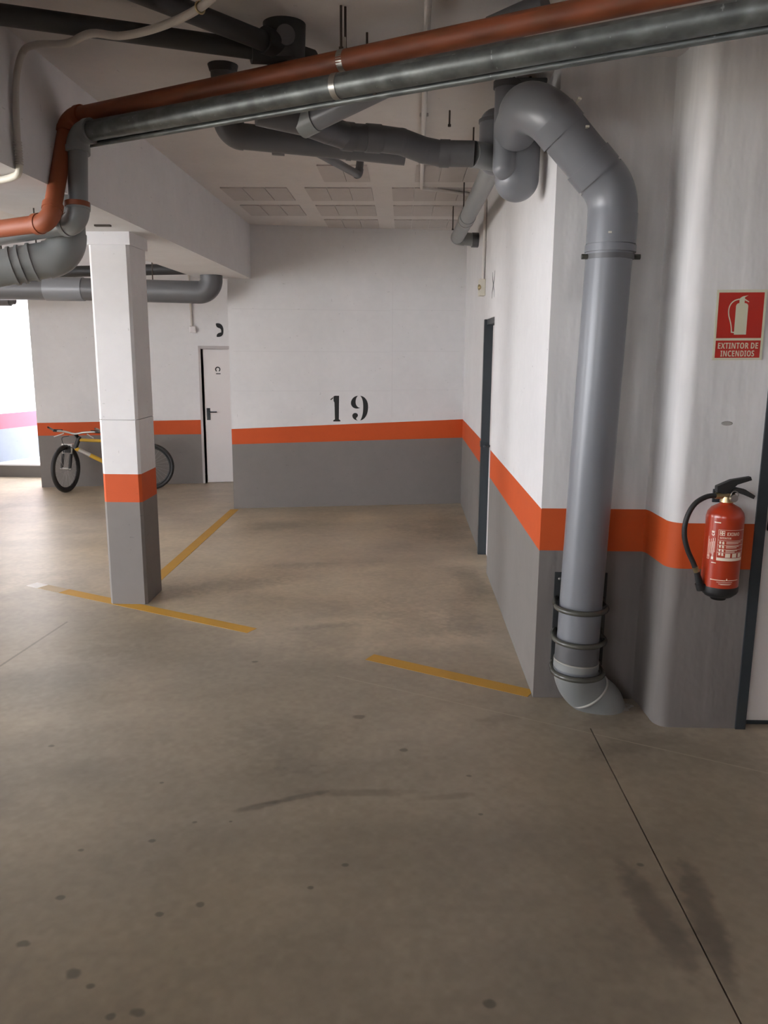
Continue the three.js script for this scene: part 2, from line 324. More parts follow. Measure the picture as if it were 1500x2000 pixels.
{
  const x0 = -2.073, x1 = -1.805, z1 = -5.495, z0 = -5.86, c = 0.018;
  const sh = poly([[x0 + c, -z1], [x1 - c, -z1], [x1, -z1 + c], [x1, -z0 - c], [x1 - c, -z0], [x0 + c, -z0], [x0, -z0 - c], [x0, -z1 + c]]);
  const col = (name, y0, y1, mat) => {
    const g = extrude(sh, y1 - y0).rotateX(-Math.PI / 2).translate(0, y0, 0), uv = g.attributes.uv, p = g.attributes.position;
    for (let i = 0; i < uv.count; i++) uv.setXY(i, (p.getX(i) + p.getZ(i)) * 0.5, p.getY(i) * 0.5);
    mesh(name, g, mat, pillar);
  };
  col('grey_foot', 0, 0.742, M.dado); col('orange_band', 0.742, 0.939, M.orange); col('lower_shaft', 0.939, 1.312, M.white); col('upper_shaft', 1.317, 2.46, M.white);
  mesh('shaft_joint', uvBox(x1 - x0 - 0.03, 0.006, z1 - z0 - 0.03, (x0 + x1) / 2, 1.3145, (z0 + z1) / 2), M.white, pillar);
  mesh('capital', uvBox(x1 - x0 + 0.016, 0.085, z1 - z0 + 0.016, (x0 + x1) / 2 + 0.004, 2.5, (z0 + z1) / 2), M.white, pillar);
}

// daylit ramp behind the far opening, and the ground outside the entrance
const ramp = struct('ramp', 'daylit ramp behind the low grey curb', 'ramp');
mesh('ramp_surface', uvBox(4.6, 0.4, 5.8, -5.3, -0.05, -14.2), M.outdoor, ramp);
mesh('curb', uvBox(3.2, 0.46, 0.14, -5.7, -0.066, -11.2), M.curb, ramp);
const wramp = struct('wall_ramp', 'daylit ramp wall with overexposed pink and blue tints painted in', 'wall');
paintedWall(wramp, [[-6.35, -10.2], [-5.81, -11.6], [-4.3, -15.5]], [0.625, 0.845], 0.2, 3.0, [M.overexposedDado, M.overexposedBand, M.white]);
const wramp2 = struct('wall_ramp_end', 'plain wall closing the ramp', 'wall');
paintedWall(wramp2, [[-4.5, -16.5], [-3.1, -16.5]], [0.625, 0.845], 0.2, 3.0, [M.overexposedDado, M.overexposedBand, M.white]);
const ground = struct('ground_outside', 'concrete yard outside the vehicle entrance', 'ground');
mesh('yard', uvBox(14, 0.3, 26, -14.25, -0.16, 0), M.outdoor, ground); mesh('yard', uvBox(12, 0.3, 8, -1.2, -0.16, 9.4), M.outdoor, ground);

// ---------------------------------------------------------------- doors
function handle(parent, x, y, z, dir, mat) {              // lever on a back plate, z towards the viewer
  mesh('handle_plate', box(0.045, 0.16, 0.008, x, y, z + 0.004, 0.003), mat, parent);
  mesh('handle', join([rod([x, y + 0.03, z], [x, y + 0.03, z + 0.05], 0.009), rod([x - 0.005 * dir, y + 0.03, z + 0.045], [x + dir * 0.11, y + 0.03, z + 0.045], 0.009)]), mat, parent);
}
{ // door in the side wall of the bay: dark frame, pale leaf set back 5 cm
  const d = struct('door_1', 'pale storage door in a dark slate frame in the right wall', 'door');
  const x = 0.706;
  mesh('door_frame', join([box(0.075, 2.05, 0.06, x + 0.02, 1.025, -7.075), box(0.075, 2.05, 0.04, x + 0.075, 1.025, -6.46), box(0.075, 0.045, 0.6, x + 0.04, 2.028, -6.77)]), M.frame, d);
  const leaf = mesh('door_leaf', box(0.04, 1.99, 0.585, x + 0.075, 1.003, -6.765), M.doorWhite, d);
  mesh('handle', join([rod([x + 0.055, 0.98, -7.0], [x + 0.0, 0.98, -7.0], 0.01), rod([x + 0.005, 0.98, -7.02], [x + 0.005, 0.98, -6.9], 0.009)]), M.frame, leaf);
  mesh('strike_plate', box(0.012, 0.05, 0.07, x - 0.016, 0.99, -7.08, 0.003), M.frame, d);
}
{ // storage door in the far wall
  const d = struct('door_2', 'pale storage door in the far wall next to the number 19 wall', 'door');
  const [px, pz] = fw(2.055); d.position.set(px, 0, pz); d.rotation.y = fwTurn;
  mesh('door_frame', join([box(0.03, 1.825, 0.06, 0.015, 0.9125, -0.02), box(0.87, 0.04, 0.06, 0.435, 1.805, -0.02)]), M.doorFrame, d);
  const leaf = mesh('door_leaf', box(0.8, 1.775, 0.04, 0.462, 0.893, -0.05), M.doorWhite, d);
  handle(leaf, 0.105, 0.93, -0.03, 1, M.frame);
  // painted marks on the leaf: a small ring with a bar under it
  const ring = new THREE.TorusGeometry(0.028, 0.007, 6, 24, 5.2).rotateZ(-1.0).scale(1, 1, 0.1).translate(0.245, 1.52, -0.0292);
  mesh('painted_number', join([ring, box(0.06, 0.012, 0.0012, 0.25, 1.462, -0.0292)]), M.black, leaf);
}
{ // white door at the right edge, dark frame
  const d = struct('door_3', 'white door in a dark blue frame beside the fire extinguisher', 'door');
  mesh('door_frame', join([box(0.048, 2.1, 0.17, 1.656, 1.05, -3.765), box(0.048, 2.1, 0.17, 2.596, 1.05, -3.765), box(0.99, 0.05, 0.17, 2.126, 2.075, -3.765)]), M.frame, d);
  const leaf = mesh('door_leaf', box(0.89, 2.02, 0.045, 2.126, 1.04, -3.745), M.doorWhite, d);
  mesh('threshold', box(0.95, 0.03, 0.1, 2.126, 0.012, -3.79), M.frame, d);  // dark box standing in for the shade in the gap under the leaf
  mesh('handle_plate', box(0.035, 0.26, 0.012, 1.722, 1.11, -3.717, 0.004), M.black, leaf);
  mesh('handle', join([rod([1.722, 1.14, -3.715], [1.722, 1.14, -3.66], 0.01), rod([1.715, 1.14, -3.665], [1.84, 1.14, -3.665], 0.01)]), M.black, leaf);
}

// ---------------------------------------------------------------- painted marks
const bwTurn = Math.atan2(9.502 - 9.04, 0.72 + 1.914);
{ // stencilled 19 on the back wall
  const o = thing('painted_number', 'black stencilled number 19 above the orange stripe of the back wall', 'number');
  const k = 0.00189, cx = 752, cy = 1435, sx = (x) => (x - cx) * k, sy = (y) => (cy - y) * k;
  o.position.set(-0.605, 1.128, -9.04 - (1.914 - 0.605) * (0.462 / 2.634)); o.rotation.y = bwTurn;
  const one = poly([[656, 1362], [664, 1357], [690, 1357], [688, 1498], [697, 1504], [697, 1511], [654, 1511], [654, 1504], [664, 1498], [662, 1396], [657, 1390]].map(([x, y]) => [sx(x), sy(y)]));
  const flag = poly([[636, 1379], [652, 1366], [655, 1372], [642, 1383]].map(([x, y]) => [sx(x), sy(y)]));
  mesh('digit_one', join([extrude(one, 0.0015), extrude(flag, 0.0015)]), M.black, o);
  const L = new THREE.Shape(); L.moveTo(sx(804), sy(1357)); L.bezierCurveTo(sx(775), sy(1360), sx(758), sy(1385), sx(762), sy(1408)); L.bezierCurveTo(sx(768), sy(1432), sx(795), sy(1440), sx(818), sy(1430)); L.bezierCurveTo(sx(798), sy(1428), sx(790), sy(1410), sx(790), sy(1395)); L.bezierCurveTo(sx(790), sy(1378), sx(795), sy(1366), sx(804), sy(1357));
  const Rr = new THREE.Shape(); Rr.moveTo(sx(818), sy(1357)); Rr.bezierCurveTo(sx(850), sy(1362), sx(866), sy(1390), sx(866), sy(1425)); Rr.bezierCurveTo(sx(866), sy(1465), sx(850), sy(1500), sx(818), sy(1506)); Rr.bezierCurveTo(sx(832), sy(1485), sx(836), sy(1455), sx(836), sy(1425)); Rr.bezierCurveTo(sx(836), sy(1395), sx(832), sy(1372), sx(818), sy(1357));
  const B = new THREE.Shape(); B.moveTo(sx(806), sy(1507)); B.bezierCurveTo(sx(785), sy(1505), sx(768), sy(1492), sx(770), sy(1474)); B.bezierCurveTo(sx(774), sy(1456), sx(802), sy(1456), sx(804), sy(1474)); B.bezierCurveTo(sx(804), sy(1484), sx(794), sy(1488), sx(793), sy(1494)); B.bezierCurveTo(sx(794), sy(1502), sx(800), sy(1505), sx(806), sy(1507));
  mesh('digit_nine', join([L, Rr, B].map((s) => extrude(s, 0.0015))), M.black, o);
}
{ // cut-off black digit above the far storage door
  const s = new THREE.Shape(); s.moveTo(-0.04, 0.08); s.bezierCurveTo(0.0, 0.09, 0.035, 0.07, 0.036, 0.0); s.bezierCurveTo(0.036, -0.06, 0.02, -0.09, -0.035, -0.085);
  s.bezierCurveTo(-0.04, -0.05, -0.02, -0.035, 0.012, -0.03); s.bezierCurveTo(0.016, 0.0, 0.01, 0.02, -0.015, 0.025); s.bezierCurveTo(-0.035, 0.035, -0.042, 0.055, -0.04, 0.08);
  const o = mesh('painted_number', extrude(s, 0.0015), M.black); tag(o, 'black stencilled digit above the far storage door', 'number');
  const [x, z] = fw(2.345, 0.0005); o.position.set(x, 2.03, z); o.rotation.y = fwTurn; o.scale.set(1.25, 1.05, 1);
}
{ // stencilled 8 above the door in the right wall
  const c = (sgn) => { const s = new THREE.Shape(); s.moveTo(sgn * 0.085, 0.1); s.bezierCurveTo(sgn * 0.06, 0.02, sgn * 0.0, 0.04, sgn * 0.012, 0); s.bezierCurveTo(sgn * 0.0, -0.04, sgn * 0.06, -0.03, sgn * 0.08, -0.1); s.bezierCurveTo(sgn * 0.08, -0.02, sgn * 0.03, -0.03, sgn * 0.03, 0); s.bezierCurveTo(sgn * 0.04, 0.03, sgn * 0.08, 0.02, sgn * 0.085, 0.1); return extrude(s, 0.0015); };
  const o = mesh('painted_number', join([c(-1), c(1)]), M.frame); tag(o, 'dark stencilled mark above the slate framed door', 'number');
  o.position.set(0.7048, 2.3, -6.6); o.rotation.y = -Math.PI / 2;
}
function floorLine(pts, mat, name, parent) { return mesh(name, extrude(poly(pts.map(([x, z]) => [x, -z])), 0.0015).rotateX(-Math.PI / 2), mat, parent); }
function strip(a, b, w) { const dx = b[0] - a[0], dz = b[1] - a[1], l = Math.hypot(dx, dz), nx = -dz / l * w / 2, nz = dx / l * w / 2; return [[a[0] + nx, a[1] + nz], [b[0] + nx, b[1] + nz], [b[0] - nx, b[1] - nz], [a[0] - nx, a[1] - nz]]; }
tag(floorLine(strip([-1.895, -8.98], [-1.935, -5.87], 0.095), M.yellow, 'floor_line', scene), 'yellow floor line running from the pillar to the back wall', 'floor line');
tag(floorLine(strip([-0.179, -4.55], [0.702, -4.06], 0.1), M.yellow, 'floor_line', scene), 'yellow floor line ending at the wall corner by the downpipe', 'floor line');
{
  const l = thing('floor_line', 'yellow floor line with a white left end passing the pillar foot', 'floor line');
  const a = [-2.85, -5.956], b = [-0.962, -4.977], at = (t) => [a[0] + (b[0] - a[0]) * t, a[1] + (b[1] - a[1]) * t];
  floorLine(strip(at(0.17), at(1), 0.1), M.yellow, 'yellow_paint', l);
  floorLine(strip(at(0.06), at(0.17), 0.1), std({ color: lin(0.52, 0.41, 0.27), map: plasterTex, roughness: 0.6 }), 'pale_stretch', l);  // the line turns pale, then white, towards its left end
  floorLine(strip(at(0), at(0.06), 0.1), std({ color: lin(0.72, 0.70, 0.68), map: plasterTex, roughness: 0.45 }), 'white_stretch', l).userData.label = 'white end of the line';
}

// ---------------------------------------------------------------- pipes across the front
M.terraPlain = std({ color: lin(0.29, 0.075, 0.028), roughness: 0.55 }); M.galvPlain = std({ color: lin(0.24, 0.25, 0.25), metalness: 0.5, roughness: 0.42 });
function plain(o, mat) { o.children.filter((m) => m.name === 'pipe_section').slice(1).forEach((m) => { m.material = mat; }); o.children.filter((m) => m.name !== 'pipe_section' && m.material === M.terra).forEach((m) => { m.material = M.terraPlain; }); }
const gz = (x) => -4.10 + (x + 1.58) * 0.5175;
function ringClamp(parent, x, y, r, tall) {
  const gz = (q) => -4.10 + (q + 1.58) * 0.5175 - (tall ? 0.044 : 0);
  const g = new THREE.CylinderGeometry(r * 1.06, r * 1.06, 0.026, 28, 1, false);
  const dir = new THREE.Vector3(1, 0, 0.5175).normalize(); g.applyQuaternion(new THREE.Quaternion().setFromUnitVectors(UP, dir)); g.translate(x, y, gz(x));
  mesh('clamp_ring', g, M.steel, parent);
  if (tall) mesh('clamp_lug', box(0.02, 0.05, 0.012, x, y + r + 0.02, gz(x), 0.003), M.steel, parent);
}
{
  const o = thing('orange_pipe', 'long terracotta orange pipe crossing under the ceiling and dropping at the beam', 'pipe');
  run(o, [[3.9, 2.975, gz(3.9) - 0.045], [-1.625, 2.882, gz(-1.625) - 0.04], [-1.64, 2.365, -3.90], [-2.9, 2.33, -4.52]], 0.04, M.terra, { bend: 0.055, er: 1.1, collar: 1.2, collarLen: 0.03 });
  plain(o, M.terraPlain);
}
{
  const o = thing('galvanized_pipe', 'long grey galvanized pipe running just below the orange pipe', 'pipe');
  run(o, [[3.9, 2.835, gz(3.9)], [-1.555, 2.795, gz(-1.555)], [-1.555, 2.38, -4.02], [-2.9, 2.31, -4.72]], 0.0455, M.galv, { bend: 0.06, er: 1.15, collar: 1.25, collarLen: 0.03, elbowMat: M.pvcLight }); plain(o, M.galvPlain);
  mesh('orange_seal', rod([-1.556, 2.452, -4.026], [-1.556, 2.475, -4.028], 0.0585), M.terra, o);
}
{
  const o = thing('thin_pipe', 'thin steel pipe running under the galvanized pipe', 'pipe');
  mesh('pipe_section', rod([3.9, 2.79, gz(3.9) - 0.045], [-1.51, 2.748, gz(-1.51) - 0.045], 0.013), M.galv, o);
  for (const x of [-0.12, 1.2]) mesh('pipe_tie', rod([x, 2.76 + (x + 1.5) * 0.0078, gz(x) - 0.045], [x + 0.012, 2.76 + (x + 1.5) * 0.0078, gz(x + 0.012) - 0.045], 0.018, 0.018, 12), M.rust, o);
}
{
  const c1 = thing('pipe_clamp', 'steel ring clamp holding the orange pipe on two rods', 'clamp');
  ringClamp(c1, -0.245, 2.9055, 0.04, true);
  const c2 = thing('pipe_clamp', 'shiny steel ring clamp around the galvanized pipe', 'clamp');
  ringClamp(c2, -0.268, 2.8045, 0.0455, false);
}
function hanger(x, z, y0, label, r = 0.005) {
  const o = thing('hanger_rod', label, 'rod', [x, 0, z], 0, 'threaded hanger rods from the ceiling');
  mesh('threaded_rod', rod([0, y0, 0], [0, H + 0.02, 0], r, r, 8), M.rust, o); mesh('nut', rod([0, y0 - 0.004, 0], [0, y0 + 0.008, 0], r * 2, r * 2, 6), M.rust, o);
}
hanger(-0.238, gz(-0.245) - 0.05, 2.945, 'dark threaded rod right above the orange pipe ring clamp');
hanger(-0.254, gz(-0.245) - 0.038, 2.945, 'left rod of the pair holding the orange pipe');
hanger(-0.165, -3.72, 2.88, 'single thin rod behind the orange pipe, right of its clamp');
hanger(0.245, -4.85, 3.02, 'short rod end hanging free left of the grey siphon trap');
hanger(0.408, -5.2, 3.0, 'short free rod behind the pale socket of the kinked duct');
hanger(0.47, -6.8, 2.89, 'rod carrying the middle of the sloping wall drain');
hanger(0.45, -7.9, 2.89, 'rod carrying the far end of the wall drain');

// ---------------------------------------------------------------- big downpipe by the corner
{
  const o = thing('downpipe', 'thick grey plastic downpipe standing before the wall corner', 'pipe');
  const top = [0.938, 2.49, -3.86];
  run(o, [[0.888, 0.22, -3.87], top, [0.548, 2.90, -3.84], [0.53, 2.84, -4.2]], 0.104, M.pvc, { bend: [0.2, 0.17], er: 1.05, seg: 40 });
  const ring = (a, b, r, m = M.pvc, n = 'coupling') => mesh(n, rod(a, b, r, r, 44), m, o);
  ring([0.9365, 2.27, -3.86], [0.938, 2.40, -3.86], 0.1105);                        // sleeve under the lower elbow
  ring([0.9362, 2.235, -3.86], [0.9365, 2.265, -3.86], 0.114);
  ring([0.865, 2.566, -3.857], [0.81, 2.624, -3.854], 0.1105); ring([0.70, 2.740, -3.85], [0.645, 2.798, -3.847], 0.1105); // sleeves of the slanting piece
  ring([0.538, 2.865, -4.05], [0.53, 2.84, -4.2], 0.09, M.pvcLight);
  // cemented foot
  ring([0.889, 0.25, -3.87], [0.892, 0.385, -3.87], 0.109, M.pvcDark, 'sleeve');
  ring([0.8885, 0.236, -3.87], [0.8895, 0.27, -3.87], 0.1125, M.pvcLight, 'cement_ring');
  ring([0.889, 0.268, -3.87], [0.8895, 0.275, -3.87], 0.1135, M.mortar, 'cement_bead');
  const arcp = []; for (let k = 0; k <= 10; k++) { const a = k / 10 * 0.85; arcp.push([0.888 + 0.2 * (1 - Math.cos(a)), 0.24 - 0.2 * Math.sin(a), -3.87 - 0.04 * k / 10]); }
  arcp.push([1.035, 0.03, -3.92], [1.075, -0.08, -3.94]);
  mesh('foot_elbow', tube(arcp, 0.11, 40, 40), M.pvcLight, o);
  mesh('elbow_bead', new THREE.TorusGeometry(0.1105, 0.006, 8, 48).applyQuaternion(new THREE.Quaternion().setFromUnitVectors(new THREE.Vector3(0, 0, 1), new THREE.Vector3(0.62, -0.78, -0.12).normalize())).translate(0.968, 0.09, -3.903), M.mortar, o);
  for (const p of [[0.74, 2.87, -3.735], [0.905, 2.33, -3.752], [0.78, 2.76, -3.74]]) { const s = mesh('sticker_scrap', new THREE.CylinderGeometry(0.112, 0.112, 0.008, 6, 1, false, -0.07, 0.14), M.cream, o); s.position.set(p[0], p[1] - 0.02, p[2] - 0.112); }
}
{ // mortar round the foot
  const o = mesh('mortar_collar', (() => { const g = new THREE.TorusGeometry(0.108, 0.012, 8, 40).rotateX(Math.PI / 2), p = g.attributes.position; for (let i = 0; i < p.count; i++) { const n = 1 + 0.25 * (hash(Math.round(p.getX(i) * 40), Math.round(p.getZ(i) * 40), 5) - 0.5); p.setXYZ(i, p.getX(i) * n * 1.25, p.getY(i) * 0.8 * n, p.getZ(i) * n * 0.72); } g.computeVertexNormals(); return g; })(), M.mortar);
  o.position.set(1.05, 0.0, -3.92); tag(o, 'rough mortar collar where the downpipe foot enters the floor', 'mortar');
}
{
  const o = thing('pipe_clamp', 'dark clamp with side bolts high on the downpipe', 'clamp', [0.9355, 2.215, -3.86]);
  mesh('clamp_band', new THREE.CylinderGeometry(0.1085, 0.1085, 0.022, 40), M.pvcDark, o);
  for (const s of [-1, 1]) mesh('bolt', rod([s * 0.1, 0, 0.02], [s * 0.132, 0, 0.02], 0.012, 0.012, 10), M.hoop, o);
  mesh('wall_stud', rod([0, 0, -0.1], [0, 0, -0.16], 0.008), M.rust, o);
}
{ // guard bracket: two flat bars on the wall and three round hoops
  const o = thing('pipe_guard', 'dark steel bracket with three round hoops holding the downpipe foot', 'bracket');
  mesh('wall_plate', box(0.05, 0.5, 0.01, 0.812, 0.438, -4.008, 0.002), M.plate, o); mesh('wall_plate', box(0.05, 0.5, 0.01, 1.03, 0.438, -4.008, 0.002), M.plate, o);
  for (const y of [0.655, 0.215]) mesh('screw', new THREE.SphereGeometry(0.008, 10, 6).translate(0.812, y, -4.003), M.steel, o);
  for (const y of [0.552, 0.385, 0.212]) {
    const cx = 0.897, cz = -3.868, r = 0.124, pts = [[0.802, y, -4.005], [0.782, y, -3.95]];
    for (let k = 0; k <= 12; k++) { const a = Math.PI + 0.2 - (k / 12) * (Math.PI + 0.4); pts.push([cx + r * Math.cos(a), y, cz + r * Math.sin(a)]); }
    pts.push([1.02, y, -3.95], [1.035, y, -4.005]);
    mesh('hoop', tube(pts, 0.0135, 80, 14), M.hoop, o);
  }
}
{ // siphon trap
  const o = thing('siphon_trap', 'bulky grey plastic siphon trap hanging at the top of the wall corner', 'trap');
  const cap = (r, len, x, y, z) => new THREE.CapsuleGeometry(r, len, 12, 36).translate(x, y, z);
  mesh('trap_body', cap(0.11, 0.27, 0.562, 2.775, -4.33).scale(1, 1, 1), M.pvc, o);
  mesh('inlet_tube', cap(0.06, 0.30, 0.492, 2.83, -4.26), M.pvc, o); mesh('inlet_tube', rod([0.492, 2.9, -4.26], [0.492, 3.045, -4.26], 0.06, 0.06, 32), M.pvc, o);
  const lid = mesh('lid', rod([0.492, 3.04, -4.26], [0.492, 3.07, -4.26], 0.068, 0.068, 32), M.pvcDark, o);
  mesh('lid_bar', box(0.2, 0.025, 0.09, 0.58, 3.068, -4.27, 0.008), M.pvcDark, lid);
  for (const x of [0.52, 0.6]) mesh('bolt', rod([x, 3.075, -4.25], [x, 3.09, -4.25], 0.007, 0.007, 6), M.rust, lid);
  mesh('rear_lobe', cap(0.08, 0.16, 0.455, 2.835, -4.42), M.pvc, o);
  mesh('rear_rim', rod([0.455, 2.925, -4.42], [0.455, 2.94, -4.42], 0.084, 0.084, 32), M.pvcDark, o);
  mesh('side_socket', rod([0.45, 2.745, -4.36], [0.33, 2.745, -4.27], 0.062, 0.062, 28), M.pvcLight, o);
  mesh('drain_socket', rod([0.5, 2.80, -4.42], [0.5, 2.825, -4.75], 0.075, 0.068, 28), M.pvcLight, o);
}
{ // drain along the wall
  const o = thing('wall_drain', 'grey drain pipe running back along the top of the right wall', 'pipe');
  run(o, [[0.5, 2.825, -4.7], [0.5, 2.83, -8.02], [0.71, 2.815, -8.05]], 0.06, M.pvcLight, { bend: 0.07, er: 1.05 });
  mesh('coupling', rod([0.5, 2.826, -4.72], [0.5, 2.826, -4.85], 0.066, 0.066, 28), M.pvcLight, o);
  mesh('coupling', rod([0.5, 2.828, -6.7], [0.5, 2.828, -6.82], 0.065, 0.065, 28), M.pvcLight, o);
  mesh('wall_collar', rod([0.64, 2.817, -8.045], [0.70, 2.816, -8.05], 0.068, 0.068, 28), M.pvcDark, o);
  mesh('pipe_strap', rod([0.5, 2.829, -6.9], [0.5, 2.829, -6.925], 0.067, 0.067, 28), M.steel, o);
}
{ // kinked duct from the trap to the left, behind the crossing pipes
  const o = thing('kinked_duct', 'dark grey kinked duct leading left from the siphon trap', 'pipe');
  const c = [[0.34, 2.745, -4.27], [0.17, 2.75, -4.28], [0.09, 2.758, -4.25], [-0.02, 2.785, -4.2], [-0.12, 2.79, -4.17], [-0.27, 2.79, -4.13], [-0.36, 2.80, -4.05], [-0.46, 2.81, -3.94], [-0.66, 2.835, -3.87]];
  for (let i = 0; i + 1 < c.length; i++) {
    mesh('duct_section', rod(c[i], c[i + 1], 0.061, 0.061, 28), M.pvcDark, o);
    if (i) mesh('duct_joint', new THREE.SphereGeometry(0.062, 24, 14).translate(...c[i]), M.pvcDark, o);
  }
  for (const [a, b] of [[[0.22, 2.748, -4.278], [0.17, 2.75, -4.28]], [[-0.12, 2.79, -4.17], [-0.19, 2.79, -4.15]], [[-0.25, 2.79, -4.135], [-0.30, 2.79, -4.115]]]) mesh('coupling', rod(a, b, 0.065, 0.065, 28), M.pvcDark, o);
}
{
  const o = thing('branch_pipe', 'smooth grey branch pipe rising right behind the galvanized pipe', 'pipe');
  mesh('pipe_section', rod([-0.44, 2.8, -3.92], [0.42, 3.03, -3.40], 0.052, 0.052, 32), M.pvc, o);
  mesh('socket', rod([-0.47, 2.793, -3.935], [-0.40, 2.812, -3.895], 0.058, 0.058, 32), M.pvcLight, o);
  mesh('end_coupling', rod([0.33, 3.006, -3.455], [0.52, 3.045, -3.335], 0.058, 0.058, 32), M.pvcDark, o);
}
{ // charcoal pipes on the ceiling with their junction
  const j = thing('pipe_junction', 'charcoal ceiling junction where the dark pipes meet', 'junction');
  mesh('hub', rod([-0.50, 2.955, -3.63], [-0.50, H + 0.01, -3.63], 0.082, 0.088, 32), M.pvcCharcoal, j);
  mesh('inspection_plug', rod([-0.488, 3.03, -3.56], [-0.482, 3.03, -3.535], 0.038, 0.038, 24), M.pvcDark, j);
  mesh('socket', rod([-0.63, 2.985, -3.575], [-0.50, 2.995, -3.62], 0.05, 0.05, 24), M.pvcCharcoal, j); mesh('socket', rod([-0.57, 3.005, -3.52], [-0.5, 3.005, -3.61], 0.05, 0.05, 24), M.pvcCharcoal, j);
  mesh('socket', rod([-0.5, 2.99, -3.63], [-0.40, 2.985, -3.72], 0.05, 0.05, 24), M.pvcCharcoal, j);
  mesh('down_leg', tube([[-0.5, 2.98, -3.63], [-0.53, 2.95, -3.68], [-0.57, 2.89, -3.79], [-0.59, 2.84, -3.88]], 0.048, 20, 20), M.pvcDark, j);
  const a = thing('ceiling_pipe', 'charcoal pipe along the ceiling from the beam to the junction', 'pipe');
  mesh('pipe_section', rod([-1.67, 2.995, -3.165], [-0.62, 2.99, -3.585], 0.037, 0.037, 24), M.pvcCharcoal, a);
  const b = thing('ceiling_pipe', 'charcoal pipe coming from above the viewer to the junction', 'pipe');
  mesh('pipe_section', rod([-1.45, 3.0, -2.39], [-0.55, 3.0, -3.545], 0.037, 0.037, 24), M.pvcCharcoal, b);
  const c = thing('ceiling_pipe', 'short charcoal pipe leaving the junction behind the orange pipe', 'pipe');
  run(c, [[-0.41, 2.985, -3.71], [-0.14, 2.985, -4.0], [-0.14, H + 0.01, -4.0]], 0.037, M.pvcCharcoal, { bend: 0.05 });
}
{
  const o = thing('drop_pipe', 'dark pipe stub dropping from a hole in the ceiling', 'pipe');
  run(o, [[-0.86, H + 0.01, -4.12], [-0.87, 2.82, -4.22], [-0.28, 2.79, -4.33], [0.0, 2.77, -4.36]], 0.06, M.pvcDark, { bend: 0.075, er: 1.06 });
  mesh('ceiling_collar', rod([-0.86, H - 0.025, -4.125], [-0.86, H + 0.01, -4.12], 0.064, 0.074, 24), M.pvcCharcoal, o);
  mesh('coupling', rod([-0.66, 2.81, -4.292], [-0.60, 2.807, -4.298], 0.066, 0.066, 28), M.pvcDark, o);
}
{
  const o = thing('slanted_pipe', 'slim dark pipe slanting back to the ceiling with a bent end', 'pipe');
  run(o, [[-0.62, 2.93, -4.75], [-0.315, 2.96, -5.85], [-0.30, H + 0.01, -5.88]], 0.026, M.pvcDark, { bend: 0.04, er: 1.12 });
}
{ // beige conduits
  const o = thing('ceiling_conduit', 'grey white conduit along the ceiling turning to the right wall and down', 'conduit');
  run(o, [[0.05, 3.075, -1.9], [0.08, 3.075, -3.35], [0.135, 3.075, -6.93], [0.69, 3.075, -7.28], [0.688, 2.40, -7.29]], 0.014, M.ceil, { bend: 0.05, er: 1.05 });
  for (const z of [-4.9, -6.1]) mesh('saddle_clip', box(0.05, 0.02, 0.02, 0.08 + (-3.35 - z) * 0.0154, 3.088, z, 0.004), M.ceil, o);
  const p = thing('sensor_box', 'small cream box with a round yellowish lens beside the slate framed door', 'box', [0.69, 2.326, -7.29]);
  mesh('housing', box(0.055, 0.14, 0.13, -0.012, 0, 0, 0.008), M.cream, p);
  mesh('lens', new THREE.SphereGeometry(0.028, 16, 10).scale(0.6, 1, 1).translate(-0.035, 0.0, 0.045), M.brass, p);
  const q = thing('flexible_conduit', 'beige conduit sagging from the ceiling and bending down the beam', 'conduit');
  mesh('conduit_tube', tube([[-0.2, 3.08, -2.6], [-0.45, 3.03, -2.8], [-0.70, 2.93, -3.01], [-1.053, 2.925, -3.246], [-1.145, 2.925, -3.22], [-1.28, 2.93, -3.33], [-1.52, 3.01, -3.59], [-1.62, 3.02, -3.70], [-1.638, 2.91, -3.66], [-1.640, 2.68, -3.63], [-1.640, 2.56, -3.63]], 0.014, 120, 12), M.conduit, q);
  const cor = []; for (let k = 0; k < 9; k++) cor.push(new THREE.TorusGeometry(0.0145, 0.003, 6, 14).rotateX(Math.PI / 2).translate(-1.640, 2.56 + k * 0.011, -3.63));
  mesh('corrugated_sleeve', join(cor), M.conduit, q);
  mesh('conduit_tail', tube([[-1.640, 2.57, -3.63], [-1.65, 2.53, -3.64], [-1.69, 2.518, -3.67], [-1.8, 2.515, -3.74], [-2.1, 2.515, -3.9]], 0.015, 30, 12), M.cream, q);
  mesh('tie', join([new THREE.TorusGeometry(0.018, 0.004, 6, 16).rotateY(0.8).translate(-0.70, 2.93, -3.01), rod([-0.70, 2.91, -3.01], [-0.70, 3.1, -3.01], 0.003, 0.003, 6)]), M.brass, q);
}
// ---------------------------------------------------------------- pipes on the left, under the beam
{
  const o = thing('left_drain', 'thick pale grey drain bend hanging under the beam by the pillar', 'pipe');
  run(o, [[-1.71, 2.54, -4.28], [-1.71, 2.255, -4.26], [-2.9, 1.99, -3.95]], 0.088, M.pvcLight, { bend: 0.12, er: 1.05, seg: 36 });
  for (const t of [0.16, 0.21, 0.25]) mesh('coupling_ring', rod([-1.71 - t, 2.255 - t * 0.223, -4.26 + t * 0.26], [-1.722 - t, 2.252 - t * 0.223, -4.257 + t * 0.26], 0.096, 0.096, 36), M.pvcLight, o);
}
for (const [x, z, l] of [[-2.13, -4.42, 'rusty rod left of the orange pipe elbow'], [-2.02, -4.6, 'short rod between the two beam drain rods'], [-1.88, -4.5, 'rod nearest the orange pipe elbow']]) {
  const o = thing('hanger_rod', l, 'rod', [x, 0, z], 0, 'rods holding the left drain'); mesh('threaded_rod', rod([0, 2.2, 0], [0, 2.55, 0], 0.004, 0.004, 8), M.rust, o);
}
